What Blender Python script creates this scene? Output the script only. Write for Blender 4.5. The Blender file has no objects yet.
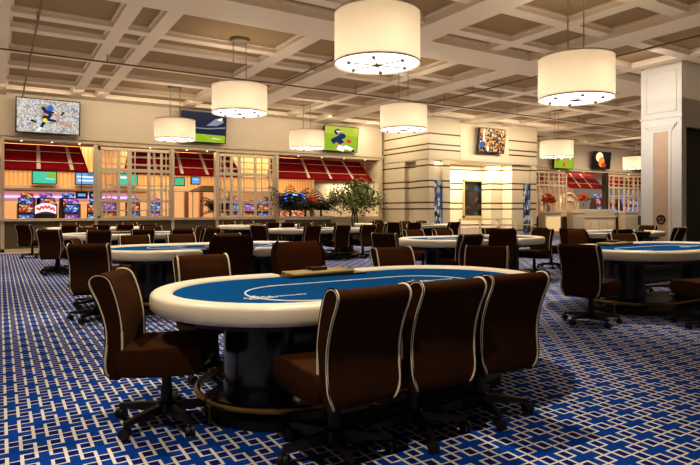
import bpy, bmesh, math, random
from math import sin, cos, pi, radians as rad
from mathutils import Vector
random.seed(7)
S = bpy.context.scene
COL = S.collection

# ------------------------------------------------------------------ materials
def nodes_of(m):
    m.use_nodes = True
    return m.node_tree.nodes, m.node_tree.links

def mat(name, col, rough=0.6, metal=0.0, emit=None, es=0.0, noise=0.0, nscale=8.0, sheen=0.0, coat=0.0, bump=0.0, spec=None):
    m = bpy.data.materials.new(name)
    N, L = nodes_of(m)
    b = N['Principled BSDF']
    b.inputs['Base Color'].default_value = (*col, 1)
    b.inputs['Roughness'].default_value = rough
    b.inputs['Metallic'].default_value = metal
    if spec is not None: b.inputs['Specular IOR Level'].default_value = spec
    if sheen:
        b.inputs['Sheen Weight'].default_value = sheen
        b.inputs['Sheen Tint'].default_value = (0.9, 0.6, 0.35, 1)
    if coat:
        b.inputs['Coat Weight'].default_value = coat
        b.inputs['Coat Roughness'].default_value = 0.15
    if emit:
        b.inputs['Emission Color'].default_value = (*emit, 1)
        b.inputs['Emission Strength'].default_value = es
    if noise or bump:
        tc = N.new('ShaderNodeTexCoord'); nz = N.new('ShaderNodeTexNoise')
        nz.inputs['Scale'].default_value = nscale; nz.inputs['Detail'].default_value = 4
        L.new(tc.outputs['Object'], nz.inputs['Vector'])
        if noise:
            mx = N.new('ShaderNodeMix'); mx.data_type = 'RGBA'
            mx.inputs['A'].default_value = (*[c * (1 - noise) for c in col], 1)
            mx.inputs['B'].default_value = (*[min(1, c * (1 + noise)) for c in col], 1)
            L.new(nz.outputs['Fac'], mx.inputs['Factor'])
            L.new(mx.outputs['Result'], b.inputs['Base Color'])
        if bump:
            bp = N.new('ShaderNodeBump'); bp.inputs['Strength'].default_value = bump
            L.new(nz.outputs['Fac'], bp.inputs['Height']); L.new(bp.outputs['Normal'], b.inputs['Normal'])
    return m

def vor_screen(name, stops, scale, es, stretch=(1, 1, 1), base=0.02, feature='F1'):
    """a lit screen or glass panel made of many small coloured cells"""
    m = bpy.data.materials.new(name)
    N, L = nodes_of(m)
    b = N['Principled BSDF']
    tc = N.new('ShaderNodeTexCoord'); mp = N.new('ShaderNodeMapping')
    mp.inputs['Scale'].default_value = stretch
    v = N.new('ShaderNodeTexVoronoi'); v.inputs['Scale'].default_value = scale
    rp = N.new('ShaderNodeValToRGB'); rp.color_ramp.interpolation = 'CONSTANT'
    sp = N.new('ShaderNodeSeparateColor')
    L.new(tc.outputs['Object'], mp.inputs['Vector']); L.new(mp.outputs['Vector'], v.inputs['Vector'])
    L.new(v.outputs['Color'], sp.inputs['Color']); L.new(sp.outputs[0], rp.inputs['Fac'])
    cr = rp.color_ramp
    while len(cr.elements) < len(stops): cr.elements.new(0.5)
    for e, (p, c) in zip(cr.elements, stops):
        e.position = p; e.color = (*c, 1)
    L.new(rp.outputs['Color'], b.inputs['Emission Color'])
    if es < .2: L.new(rp.outputs['Color'], b.inputs['Base Color'])
    else: b.inputs['Base Color'].default_value = (.02, .02, .02, 1); b.inputs['Specular IOR Level'].default_value = .15
    b.inputs['Emission Strength'].default_value = es; b.inputs['Roughness'].default_value = 0.3
    return m

def math_n(N, L, op, a, b=None, c=None):
    n = N.new('ShaderNodeMath'); n.operation = op
    for i, v in enumerate((a, b, c)):
        if v is None: continue
        if isinstance(v, (int, float)): n.inputs[i].default_value = v
        else: L.new(v, n.inputs[i])
    return n.outputs[0]

def carpet_material():
    m = bpy.data.materials.new('carpet_interlocking_links')
    N, L = nodes_of(m); b = N['Principled BSDF']
    tc = N.new('ShaderNodeTexCoord'); sx = N.new('ShaderNodeSeparateXYZ')
    L.new(tc.outputs['Object'], sx.inputs[0])
    M = lambda op, a, b=None, c=None: math_n(N, L, op, a, b, c)
    PX, PY = 0.125, 0.272
    u = M('DIVIDE', sx.outputs['X'], PX)
    col = M('FLOOR', M('ADD', u, 0.5))
    xl = M('SUBTRACT', u, col)
    v = M('ADD', M('DIVIDE', sx.outputs['Y'], PY), M('MULTIPLY', col, 0.5))
    pp = M('PINGPONG', v, 0.5)
    a, tb, tl = 0.25, 0.066, 0.020
    near = lambda val, c, t: M('LESS_THAN', M('ABSOLUTE', M('SUBTRACT', val, c)), t)
    left = M('MULTIPLY', near(xl, -a, tb), M('LESS_THAN', pp, 0.375 + tl))
    right = M('MULTIPLY', near(xl, a, tb), M('GREATER_THAN', pp, 0.125 - tl))
    l1 = M('MULTIPLY', near(pp, 0.125, tl), M('LESS_THAN', xl, a))
    l2 = M('MULTIPLY', near(pp, 0.375, tl), M('GREATER_THAN', xl, -a))
    cream = M('MAXIMUM', M('MAXIMUM', left, right), M('MAXIMUM', l1, l2))
    n1 = M('MULTIPLY', M('MULTIPLY', M('GREATER_THAN', pp, 0.125), M('LESS_THAN', pp, 0.375)), M('LESS_THAN', M('ABSOLUTE', xl), a))
    n2 = M('MULTIPLY', M('LESS_THAN', pp, 0.125), M('LESS_THAN', xl, -a))
    n3 = M('MULTIPLY', M('GREATER_THAN', pp, 0.375), M('GREATER_THAN', xl, a))
    navy = M('MAXIMUM', n1, M('MAXIMUM', n2, n3))
    def mix(f, A, B):
        x = N.new('ShaderNodeMix'); x.data_type = 'RGBA'
        L.new(f, x.inputs['Factor'])
        for k, q in (('A', A), ('B', B)):
            if isinstance(q, tuple): x.inputs[k].default_value = (*q, 1)
            else: L.new(q, x.inputs[k])
        return x.outputs['Result']
    nz = N.new('ShaderNodeTexNoise'); nz.inputs['Scale'].default_value = 160; L.new(tc.outputs['Object'], nz.inputs['Vector'])
    blue = mix(nz.outputs['Fac'], (0.002, 0.036, 0.21), (0.004, 0.060, 0.33))
    c = mix(navy, blue, (0.006, 0.012, 0.13))
    c = mix(cream, c, (0.60, 0.58, 0.54))
    L.new(c, b.inputs['Base Color'])
    b.inputs['Roughness'].default_value = 0.95
    b.inputs['Specular IOR Level'].default_value = 0.1
    bp = N.new('ShaderNodeBump'); bp.inputs['Strength'].default_value = 0.25; bp.inputs['Distance'].default_value = 0.01
    L.new(nz.outputs['Fac'], bp.inputs['Height']); L.new(bp.outputs['Normal'], b.inputs['Normal'])
    return m

def stripe_material(name, col, zs, half, dark=(0.075, 0.036, 0.014)):
    m = bpy.data.materials.new(name)
    N, L = nodes_of(m); b = N['Principled BSDF']
    tc = N.new('ShaderNodeTexCoord'); sx = N.new('ShaderNodeSeparateXYZ'); L.new(tc.outputs['Object'], sx.inputs[0])
    acc = None
    for z in zs:
        k = math_n(N, L, 'LESS_THAN', math_n(N, L, 'ABSOLUTE', math_n(N, L, 'SUBTRACT', sx.outputs['Z'], z)), half)
        acc = k if acc is None else math_n(N, L, 'MAXIMUM', acc, k)
    x = N.new('ShaderNodeMix'); x.data_type = 'RGBA'
    L.new(acc, x.inputs['Factor']); x.inputs['A'].default_value = (*col, 1); x.inputs['B'].default_value = (*dark, 1)
    L.new(x.outputs['Result'], b.inputs['Base Color']); b.inputs['Roughness'].default_value = 0.45
    return m

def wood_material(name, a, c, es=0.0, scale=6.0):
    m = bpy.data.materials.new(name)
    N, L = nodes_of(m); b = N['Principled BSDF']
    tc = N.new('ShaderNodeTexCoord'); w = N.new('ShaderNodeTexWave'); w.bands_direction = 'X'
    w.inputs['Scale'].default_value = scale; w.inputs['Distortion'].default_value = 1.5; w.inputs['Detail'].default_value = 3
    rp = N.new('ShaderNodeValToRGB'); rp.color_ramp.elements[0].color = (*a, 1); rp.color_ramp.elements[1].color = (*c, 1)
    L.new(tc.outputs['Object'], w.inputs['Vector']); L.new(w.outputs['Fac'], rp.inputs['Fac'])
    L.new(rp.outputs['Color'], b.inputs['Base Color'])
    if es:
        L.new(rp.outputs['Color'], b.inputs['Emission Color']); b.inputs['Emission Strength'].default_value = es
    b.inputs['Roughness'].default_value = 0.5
    return m

M = {}
M['carpet'] = carpet_material()
M['wall'] = mat('painted_wall_beige', (0.62, 0.52, 0.41), 0.7, noise=0.05, nscale=2)
M['soffit'] = mat('soffit_paint', (0.62, 0.51, 0.38), 0.6)
M['coffer'] = mat('coffer_panel_tan', (0.31, 0.212, 0.112), 0.85, noise=0.12, nscale=60)
M['beam'] = mat('ceiling_beam_cream', (0.70, 0.59, 0.47), 0.55)
M['cream'] = mat('cream_lacquer', (0.66, 0.56, 0.42), 0.45)
M['white'] = mat('white_paint', (0.74, 0.70, 0.64), 0.5)
M['olive'] = mat('taupe_panel', (0.13, 0.10, 0.055), 0.6, noise=0.08, nscale=3)
M['velvet'] = mat('brown_velvet', (0.050, 0.0185, 0.0048), 0.85, sheen=0.02, noise=0.22, nscale=9, spec=0.08)
M['dealer_velvet'] = mat('russet_velvet', (0.058, 0.0170, 0.0055), 0.85, sheen=0.02, noise=0.18, nscale=9, spec=0.08)
M['piping'] = mat('cream_piping', (0.86, 0.75, 0.58), 0.5)
M['blackplastic'] = mat('black_plastic', (0.012, 0.010, 0.009), 0.38)
M['caster'] = mat('caster_rubber', (0.014, 0.012, 0.011), 0.5)
M['rail'] = mat('cream_leather', (0.86, 0.77, 0.62), 0.38, noise=0.03, nscale=20, coat=0.15)
M['felt'] = mat('blue_felt', (0.003, 0.078, 0.25), 0.95, noise=0.1, nscale=220, spec=0.03)
M['felt_line'] = mat('white_print', (0.75, 0.78, 0.80), 0.8)
M['blackgloss'] = mat('black_gloss', (0.012, 0.008, 0.006), 0.22, coat=0.5)
M['brass'] = mat('brass_tube', (0.42, 0.27, 0.10), 0.28, metal=1.0)
M['oldgold'] = mat('chip_tray_gold', (0.50, 0.36, 0.16), 0.45, metal=0.3, noise=0.3, nscale=60)
M['shade'] = mat('lamp_linen', (0.80, 0.66, 0.47), 0.8, emit=(1.0, 0.70, 0.38), es=0.36, noise=0.03, nscale=90)
def shade_material():
    m = mat('lamp_linen_translucent', (0.78, 0.68, 0.54), 0.8, emit=(1.0, 0.76, 0.50), es=0.12)
    N, L = nodes_of(m); p = N['Principled BSDF']; o = N['Material Output']
    tr = N.new('ShaderNodeBsdfTranslucent'); tr.inputs['Color'].default_value = (.85, .74, .58, 1)
    mx = N.new('ShaderNodeMixShader'); mx.inputs[0].default_value = .45
    L.new(p.outputs[0], mx.inputs[1]); L.new(tr.outputs[0], mx.inputs[2]); L.new(mx.outputs[0], o.inputs['Surface'])
    return m
M['shade'] = shade_material()
M['diffuser'] = mat('lamp_diffuser', (0.95, 0.93, 0.88), 0.5, emit=(1.0, 0.93, 0.82), es=2.2)
M['nickel'] = mat('brushed_nickel', (0.42, 0.38, 0.32), 0.3, metal=1.0)
M['darknickel'] = mat('dark_nickel', (0.20, 0.18, 0.15), 0.4, metal=0.3)
M['rod'] = mat('bronze_rod', (0.17, 0.10, 0.045), 0.5, metal=0.2)
M['red'] = mat('red_canvas', (0.20, 0.004, 0.007), 0.8, noise=0.15, nscale=5, emit=(0.4, 0.008, 0.012), es=0.03, spec=0.1)  # slight red glow added to the cloth, which is no light source
M['strap'] = mat('pale_strap', (0.62, 0.52, 0.40), 0.5)
M['gold_lattice'] = mat('champagne_lattice', (0.74, 0.64, 0.48), 0.4)
M['woodband'] = wood_material('warm_wood_band', (0.55, 0.27, 0.10), (0.72, 0.40, 0.17), 0.25, 2.2)  # wood with warm light built in as emission
M['peach'] = mat('peach_wall', (0.74, 0.50, 0.30), 0.6, emit=(0.9, 0.5, 0.24), es=0.22, noise=0.08, nscale=1.5)  # wall glows slightly: its warm lighting is put into the material
M['casino_ceiling'] = wood_material('casino_bulkhead', (0.42, 0.20, 0.10), (0.62, 0.34, 0.18), 0.12, 0.8)  # ceiling wood carries a faint built-in glow in place of lighting
M['casino_floor'] = mat('casino_floor', (0.16, 0.06, 0.04), 0.8, noise=0.5, nscale=4)
M['purple'] = mat('purple_neon', (0.2, 0.1, 0.5), 0.4, emit=(0.35, 0.22, 1.0), es=2.5)
M['blackframe'] = mat('black_bezel', (0.010, 0.009, 0.009), 0.35)
M['marble'] = mat('peach_marble', (0.60, 0.42, 0.30), 0.35, noise=0.15, nscale=5)
M['darkbrown'] = mat('dark_brown_panel', (0.045, 0.030, 0.016), 0.5)
M['bronze'] = mat('dark_bronze', (0.05, 0.035, 0.025), 0.4, metal=0.7)
M['trunk'] = mat('bark', (0.10, 0.065, 0.035), 0.85, noise=0.3, nscale=30)
M['leaf'] = mat('ficus_leaf', (0.14, 0.16, 0.045), 0.55, noise=0.5, nscale=3)
M['palm'] = mat('palm_leaf', (0.012, 0.024, 0.010), 0.5, noise=0.4, nscale=4)
M['orange_flower'] = mat('orange_petals', (0.62, 0.09, 0.025), 0.6, noise=0.3, nscale=30)
M['vase'] = mat('glass_vase', (0.35, 0.30, 0.24), 0.15)
M['slotbody'] = mat('slot_cabinet', (0.05, 0.03, 0.045), 0.3, coat=0.3)
M['slotchrome'] = mat('slot_chrome', (0.5, 0.45, 0.42), 0.25, metal=0.8)
M['downlight'] = mat('downlight_lens', (1, .95, .85), 0.4, emit=(1.0, 0.88, 0.68), es=4.0)
M['counter_top'] = mat('stone_top', (0.74, 0.64, 0.48), 0.3)
M['glow_panel'] = mat('glowing_front_panel', (0.8, 0.65, 0.4), 0.4, emit=(1.0, 0.68, 0.30), es=0.35)  # yellow panel that glows evenly by its own emission
ZS_LOW = [3.13, 2.90, 2.33, 2.09, 1.52, 1.28, 0.62, 0.40]
ZS_UP = [4.07, 3.68, 3.48]
M['stripes_low'] = stripe_material('cream_banded_bronze', (0.64, 0.55, 0.41), ZS_LOW, 0.028)
M['stripes_up'] = stripe_material('cream_banded_bronze_upper', (0.60, 0.51, 0.38), ZS_UP, 0.027)

# ------------------------------------------------------------------ mesh builder
class MB:
    def __init__(s): s.v = []; s.f = []; s.m = []; s.cur = 0
    def add(s, vs, fs):
        o = len(s.v); s.v += [tuple(v) for v in vs]
        for f in fs: s.f.append([i + o for i in f]); s.m.append(s.cur)
        return s
    def box(s, x0, x1, y0, y1, z0, z1):
        vs = [(x, y, z) for x in (x0, x1) for y in (y0, y1) for z in (z0, z1)]
        return s.add(vs, [(0, 1, 3, 2), (4, 6, 7, 5), (0, 4, 5, 1), (2, 3, 7, 6), (0, 2, 6, 4), (1, 5, 7, 3)])
    def rings(s, rings, closed=True, cap0=True, cap1=True, loop=False):
        n = len(rings[0]); vs = [p for r in rings for p in r]; fs = []
        R = len(rings)
        for i in range(R if loop else R - 1):
            a, b = i * n, ((i + 1) % R) * n
            for j in range(n if closed else n - 1):
                k = (j + 1) % n
                fs.append((a + j, a + k, b + k, b + j))
        if not loop and cap0: fs.append(tuple(range(n - 1, -1, -1)))
        if not loop and cap1: fs.append(tuple((R - 1) * n + j for j in range(n)))
        return s.add(vs, fs)
    def lathe(s, prof, c=(0, 0, 0), seg=24, sx=1, sy=1, cap=True):
        rs = [[(c[0] + r * sx * cos(2 * pi * j / seg), c[1] + r * sy * sin(2 * pi * j / seg), c[2] + z) for j in range(seg)] for r, z in prof]
        return s.rings(rs, True, cap, cap)
    def tube(s, pts, r, seg=8, closed=False):
        pts = [Vector(p) for p in pts]; n = len(pts); rs = []
        rr = r if isinstance(r, (list, tuple)) else [r] * n
        up = None
        for i, p in enumerate(pts):
            if closed: t = pts[(i + 1) % n] - pts[i - 1]
            else: t = pts[min(i + 1, n - 1)] - pts[max(i - 1, 0)]
            t.normalize()
            if up is None:
                up = Vector((0, 0, 1)) if abs(t.z) < 0.9 else Vector((1, 0, 0))
            b = t.cross(up)
            if b.length < 1e-6: b = t.orthogonal()
            b.normalize(); up = b.cross(t).normalized()
            rs.append([p + rr[i] * (cos(2 * pi * j / seg) * b + sin(2 * pi * j / seg) * up) for j in range(seg)])
        return s.rings(rs, True, not closed, not closed, closed)
    def prism(s, poly, z0, z1):
        n = len(poly)
        return s.rings([[(x, y, z0) for x, y in poly], [(x, y, z1) for x, y in poly]])
    def quad(s, a, b, c, d): return s.add([a, b, c, d], [(0, 1, 2, 3)])
    def build(s, name, m, parent=None, smooth=True, ang=35, loc=None, bevel=0):
        me = bpy.data.meshes.new(name); me.from_pydata(s.v, [], s.f)
        ms = m if isinstance(m, (list, tuple)) else [m]
        for k in ms: me.materials.append(M[k] if isinstance(k, str) else k)
        for p, i in zip(me.polygons, s.m): p.material_index = i
        bm = bmesh.new(); bm.from_mesh(me)
        bmesh.ops.recalc_face_normals(bm, faces=bm.faces)
        if bevel: bmesh.ops.bevel(bm, geom=list(bm.edges), offset=bevel, segments=2, affect='EDGES', profile=0.6)
        if smooth:
            for f in bm.faces: f.smooth = True
            for e in bm.edges:
                if len(e.link_faces) == 2 and e.calc_face_angle(0) > rad(ang): e.smooth = False
        bm.to_mesh(me); bm.free()
        o = bpy.data.objects.new(name, me); COL.objects.link(o)
        if parent: o.parent = parent
        if loc: o.location = loc
        return o

def tag(o, label=None, cat=None, group=None, kind=None):
    if label: o['label'] = label
    if cat: o['category'] = cat
    if group: o['group'] = group
    if kind: o['kind'] = kind
    return o

def thing(name, label, cat, loc=(0, 0, 0), rz=0, group=None):
    o = bpy.data.objects.new(name, None); COL.objects.link(o); o.empty_display_size = 0.2
    o.location = loc; o.rotation_euler.z = rz
    return tag(o, label, cat, group)

def struct(o): o['kind'] = 'structure'; return o

def copy_tree(o, parent=None):
    c = o.copy(); COL.objects.link(c)
    if parent: c.parent = parent
    for ch in list(o.children): copy_tree(ch, c)
    return c

def catmull(pts, k=4, closed=False):
    out = []; n = len(pts)
    for i in range(n if closed else n - 1):
        P = [Vector(pts[(i + d) % n] if closed else pts[max(0, min(n - 1, i + d))]) for d in (-1, 0, 1, 2)]
        for q in range(k):
            t = q / k
            out.append(0.5 * (2 * P[1] + (P[2] - P[0]) * t + (2 * P[0] - 5 * P[1] + 4 * P[2] - P[3]) * t * t + (3 * P[1] - P[0] - 3 * P[2] + P[3]) * t ** 3))
    if not closed: out.append(Vector(pts[-1]))
    return out

def stadium(L, W, n=14):
    r = W / 2; h = L / 2 - r; p = []
    for i in range(n + 1): a = -pi / 2 + pi * i / n; p.append((h + r * cos(a), r * sin(a)))
    for i in range(n + 1): a = pi / 2 + pi * i / n; p.append((-h + r * cos(a), r * sin(a)))
    return p

# ------------------------------------------------------------------ camera
F_PX, HORIZ, CAM_Z = 570.0, 211.0, 1.2
cam = bpy.data.cameras.new('camera'); co = bpy.data.objects.new('camera', cam); COL.objects.link(co)
cam.sensor_fit = 'HORIZONTAL'; cam.sensor_width = 36; cam.lens = 36 * F_PX / 700
cam.shift_y = -(232.5 - HORIZ) / 700
cam.clip_end = 200; cam.clip_start = 0.05
co.location = (0, 0, CAM_Z); co.rotation_euler = (rad(90), 0, -math.atan2(.524, .852))
S.camera = co

# ------------------------------------------------------------------ room
W = 19.2            # plane of the long far wall
ZC, ZB = 4.73, 4.62  # coffer panels, underside of the beams
struct(MB().box(-7, 38, -7, W - .55, -.1, 0).build('floor', 'carpet', smooth=False))
struct(MB().box(-7, 38, W - .55, W, -.1, 0.004).build('trim_1', 'counter_top', smooth=False))     # pale stone border
struct(MB().box(-7, 38, -7, W + .3, ZC, ZC + .1).build('ceiling', 'coffer', smooth=False))

XB = [(-7, .16, 1), (1.80, 2.05, 0), (2.46, 2.73, 0), (5.1, 5.45, 0), (6.58, 7.24, 1), (8.8, 9.1, 0), (10.1, 10.8, 1), (12.9, 13.2, 0),
      (15, 15.7, 1), (17.3, 17.6, 0), (19.3, 19.9, 1), (22, 22.3, 0), (24.5, 25.2, 1), (27.3, 27.6, 0), (30, 30.7, 1), (33, 33.3, 0), (36, 38, 1)]
YB = [(-7, -2, 1), (0.3, 0.6, 0), (2.2, 2.5, 0), (3.6, 4.3, 1), (5.3, 5.6, 0), (6.75, 7.02, 0), (8.1, 8.35, 0), (8.75, 9.75, 1), (11.35, 11.62, 0), (12.3, 12.58, 0),
      (14.0, 14.3, 0), (15.5, 15.82, 0), (17.2, 17.5, 0), (18.6, W, 0)]
b = MB()
for x0, x1, k in XB:
    b.box(x0, x1, -7, W, ZB - .07 * k, ZC + .02); b.box(x0 - .05, x1 + .05, -7, W, ZC - .035, ZC + .02)
for y0, y1, k in YB:
    b.box(-7, 38, y0, y1, ZB - .068 * k - .001, ZC + .02); b.box(-7, 38, y0 - .05, y1 + .05, ZC - .036, ZC + .02)
struct(b.build('trim_2', 'beam', smooth=False))

# upper wall and its lit soffit
b = MB(); b.box(-7, 13.35, W, W + .35, 3.42, ZC); b.box(19.3, 38, W, W + .35, 3.42, ZC)
struct(b.build('wall_back', 'wall', smooth=False))
b = MB()
for x0, x1 in ((-7, 13.35), (19.3, 38)):
    b.box(x0, x1, W - .05, W + .9, 3.27, 3.425); b.box(x0, x1, W - .09, W + .02, 3.37, 3.46)
struct(b.build('trim_3', 'soffit', smooth=False))
k = 0
for x in [0.55, 1.35, 2.1, 4.2, 5.4, 6.1, 8.7, 9.6, 10.6, 11.6, 12.6, 22.4, 24.5, 26.5, 28.5, 30.5]:
    o = MB().lathe([(.022, 0), (.03, .006), (.02, .01)], seg=12).build('recessed_downlight', 'downlight', loc=(x, W + .12, 3.258))
    tag(o, 'small round downlight set in the pale soffit above the red awnings', 'downlight', 'soffit downlights above the awnings')

# low wall below the openings
b = MB()
for x0, x1 in ((-7, 8.7), (19.3, 25.9), (29.0, 38)):
    b.box(x0, x1, W, W + .18, 0, .90)
struct(b.build('wall_left', 'olive', smooth=False))
b = MB()
for x0, x1 in ((-7, 8.7), (19.3, 25.9), (29.0, 38)):
    b.box(x0, x1, W - .06, W + .24, .90, .98); b.box(x0, x1, W - .03, W + .2, 0, .10)
struct(b.build('trim_4', 'cream', smooth=False))
b = MB()
for x in (0.02, 2.50, 4.85, 6.36, 8.62):
    b.box(x, x + .10, W - .03, W + .2, 0, 3.28)
b.box(13.15, 13.35, W - .03, W + .9, 0, 3.28); b.box(19.3, 19.4, W - .03, W + .3, 0, 3.28)
struct(b.build('trim_5', 'cream', smooth=False))

# ------------------------------------------------------------------ the casino floor beyond the openings
struct(MB().box(-7, 42, W + .2, W + 13, -.1, -.02).build('floor_casino', 'casino_floor', smooth=False))
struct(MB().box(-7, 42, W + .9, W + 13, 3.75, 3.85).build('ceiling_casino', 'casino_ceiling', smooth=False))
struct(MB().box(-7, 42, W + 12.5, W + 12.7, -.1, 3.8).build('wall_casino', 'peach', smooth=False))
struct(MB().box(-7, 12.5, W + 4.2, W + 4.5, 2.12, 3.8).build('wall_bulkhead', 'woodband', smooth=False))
b = MB(); b.box(-7, 12.5, W + 4.1, W + 4.6, 2.0, 2.12); b.box(-7, 12.5, W + 4.12, W + 4.2, 2.66, 2.74)
struct(b.build('trim_6', 'soffit', smooth=False))
struct(MB().box(-1, 5, W + 6.9, W + 7.0, 1.74, 1.80).build('trim_7', 'purple', smooth=False))
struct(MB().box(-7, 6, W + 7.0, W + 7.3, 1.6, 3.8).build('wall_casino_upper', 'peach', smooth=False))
struct(MB().box(10.9, 13.35, W + 1.3, W + 1.5, 0, 3.3).build('wall_alcove', 'cream', smooth=False))
struct(MB().box(10.9, 13.2, W - .05, W + .3, 0, .98).build('wall_ledge', 'counter_top', smooth=False))
struct(MB().box(25.3, 29.4, W + 5.2, W + 5.4, 0, 2.4).build('wall_lobby', 'cream', smooth=False))

# red awnings
def awning(x0, x1, straps, label):
    t = thing('red_awning', label, 'awning', ((x0 + x1) / 2, W + .75, 3.268), group='red awnings above the openings')
    w = (x1 - x0) / 2; iw = w - .16
    def P(u, v, off=0):  # u -1..1 across, v 0 top 1 bottom
        hw = iw + (w - iw) * v
        return (u * hw, .35 - .75 * v - off, .0 - .80 * v)
    b = MB()
    b.quad(P(-1, 0), P(1, 0), P(1, 1), P(-1, 1))
    b.quad(P(-1, 1), P(1, 1), (w, -.40, -.86), (-w, -.40, -.86))
    b.quad(P(-1, 0), P(-1, 1), (-w, .4, -.8), (-iw, .4, 0)); b.quad(P(1, 0), P(1, 1), (w, .4, -.8), (iw, .4, 0))
    b.build('canvas', 'red', t, smooth=False)
    for u in straps:
        q = MB(); d = .055 / w
        q.quad(P(u - d, 0, .03), P(u + d, 0, .03), P(u + d * 1.0, 1, .03), P(u - d, 1, .03))
        q.quad(P(u - d, 1, .03), P(u + d, 1, .03), P(u + d, 1, .0), P(u - d, 1, .0))
        q.build('strap', 'strap', t, smooth=False)
    for v in (.28, .72):
        q = MB(); q.tube([P(-.93, v, .06), P(.93, v, .06)], .014, 6); q.build('rod', 'strap', t)
awning(-0.05, 2.38, (-.13, .62), 'red canvas awning with two pale straps under the baseball television')
awning(3.55, 7.45, (-.55, -.1, .35, .75), 'long red canvas awning running behind both lattice screens')
awning(8.75, 13.1, (-.35, .1, .58), 'red canvas awning with three straps above the palms and ficus tree')
awning(20.2, 24.2, (-.3, .3, .7), 'dark red awning behind the lattice beside the striped cashier block')
awning(25.6, 28.6, (-.4, .25), 'dark red awning above the arched booth between the lattice screens')
awning(30.2, 35.0, (-.4, .2, .6), 'dark red awning beside the white pillar, above purple slot screens')

# lattice screens
def lattice(x0, x1, xs, zs, label, z0=.98, z1=3.2):
    t = thing('lattice_screen', label, 'screen', ((x0 + x1) / 2, W + .07, z0), group='champagne lattice screens')
    h = z1 - z0; w = x1 - x0; c = (x0 + x1) / 2
    b = MB()
    b.box(-w / 2, -w / 2 + .09, -.05, .05, 0, h); b.box(w / 2 - .09, w / 2, -.05, .05, 0, h); b.box(-w / 2, w / 2, -.05, .05, h - .09, h); b.box(-w / 2, w / 2, -.05, .05, 0, .06)
    b.build('frame', 'gold_lattice', t, smooth=False)
    b = MB()
    for x, r in xs: b.box(x - c - r, x - c + r, -.03, .03, 0, h)
    b.build('upright_bars', 'gold_lattice', t, smooth=False)
    b = MB()
    for z, r in zs: b.box(-w / 2, w / 2, -.02, .04, z - z0 - r, z - z0 + r)
    b.build('cross_bars', 'gold_lattice', t, smooth=False)
ZL = [(2.93, .018), (2.70, .02), (2.50, .055), (2.02, .02), (1.90, .02), (1.52, .04), (1.22, .02)]
lattice(2.60, 4.90, [(2.73, .015), (2.86, .02), (3.02, .015), (3.22, .045), (3.55, .07), (3.72, .014), (4.15, .045), (4.32, .015), (4.55, .035), (4.7, .015)], ZL, 'champagne metal lattice screen between the first and second red awning')
lattice(6.41, 8.66, [(6.56, .016), (6.7, .03), (6.95, .05), (7.25, .06), (7.42, .014), (7.85, .045), (8.1, .015), (8.4, .03), (8.52, .014)], ZL, 'champagne metal lattice screen just before the dark palm planter')
lattice(22.2, 25.0, [(22.6, .03), (22.9, .05), (23.3, .03), (23.6, .05), (24.0, .03), (24.4, .06), (24.7, .03)], ZL[:5], 'lattice screen beside the striped block with orange flowers before it', 1.15)
lattice(28.2, 31.8, [(28.6, .03), (29.0, .05), (29.5, .03), (30.0, .05), (30.4, .03), (30.9, .06), (31.3, .03)], ZL[:5], 'lattice screen with dark post standing before the purple slot screens', 1.15)
struct(MB().box(28.15, 28.35, W - .06, W + .2, 1.1, 3.28).build('trim_8', 'darkbrown', smooth=False))

# ------------------------------------------------------------------ striped cashier block
struct(MB().box(13.48, 19.29, 16.36, W + .5, 3.10, ZC - .02).build('wall_cashier', 'wall', smooth=False))
b = MB()
b.box(13.45, 19.31, 16.38, W, 3.14, 4.6)
b.box(13.455, 15.04, 16.34, 16.5, 3.14, 4.6); b.box(17.55, 19.31, 16.34, 16.5, 3.14, 4.6)
struct(b.build('wall_cashier_upper', 'stripes_up', smooth=False))
struct(MB().box(15.0, 17.6, 16.33, 16.4, 3.14, 4.6).build('wall_cashier_sign', 'cream', smooth=False))
b = MB()
b.box(13.48, 13.74, 16.36, 17.15, 0, 3.1); b.box(13.68, 13.9, 17.15, 17.85, 0, 3.1); b.box(13.48, 13.9, 17.85, W + .5, 0, 3.1)
b.box(13.7, 14.14, 16.50, 17.1, 0, 3.1); b.box(14.14, 14.50, 16.36, 17.7, 0, 3.1)
b.box(14.5, 16.3, 17.6, 17.8, 0, 3.1); b.box(17.66, 19.3, 17.6, 17.8, 0, 3.1); b.box(16.3, 17.66, 17.6, 17.8, 2.48, 3.1); b.box(16.3, 17.66, 17.6, 17.8, 0, .95)
b.box(17.35, 17.95, 17.05, 17.6, 0, 3.1); b.box(17.97, 18.62, 16.5, 17.6, 0, 3.1)
b.box(18.62, 19.0, 16.50, 17.1, 0, 3.1); b.box(19.0, 19.3, 16.36, W, 0, 3.1)
struct(b.build('wall_cashier_front', 'stripes_low', smooth=False))
struct(MB().box(13.95, 19.2, 18.9, 19.0, 0, 3.1).build('wall_cashier_inside', 'peach', smooth=False))
b = MB()
for x0, x1 in ((16.28, 16.36), (17.60, 17.68)): b.box(x0, x1, 17.55, 17.8, .93, 2.5)
b.box(16.28, 17.68, 17.55, 17.8, .93, 1.0); b.box(16.28, 17.68, 17.55, 17.8, 2.43, 2.5)
struct(b.build('window_1', 'oldgold', smooth=False))
struct(MB().box(16.36, 17.6, 17.72, 17.74, 1.0, 2.43).build('window_1_glass', vor_screen('dark_glass_painted_reflections', [(0, (.012, .012, .013)), (.55, (.02, .018, .016)), (.86, (.08, .04, .02)), (.95, (.02, .05, .08))], 5.0, .15)))  # reflections painted as coloured cells with a faint glow
t = thing('cashier_monitor', 'black screen showing behind the striped block cashier window', 'monitor', (17.0, 18.0, 1.0))
MB().box(-.32, .40, -.03, .03, .35, 1.15).build('screen_panel', 'blackframe', t, bevel=.01); MB().box(-.05, .05, -.02, .04, 0, .4).build('stand', 'blackframe', t, smooth=False)
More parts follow.
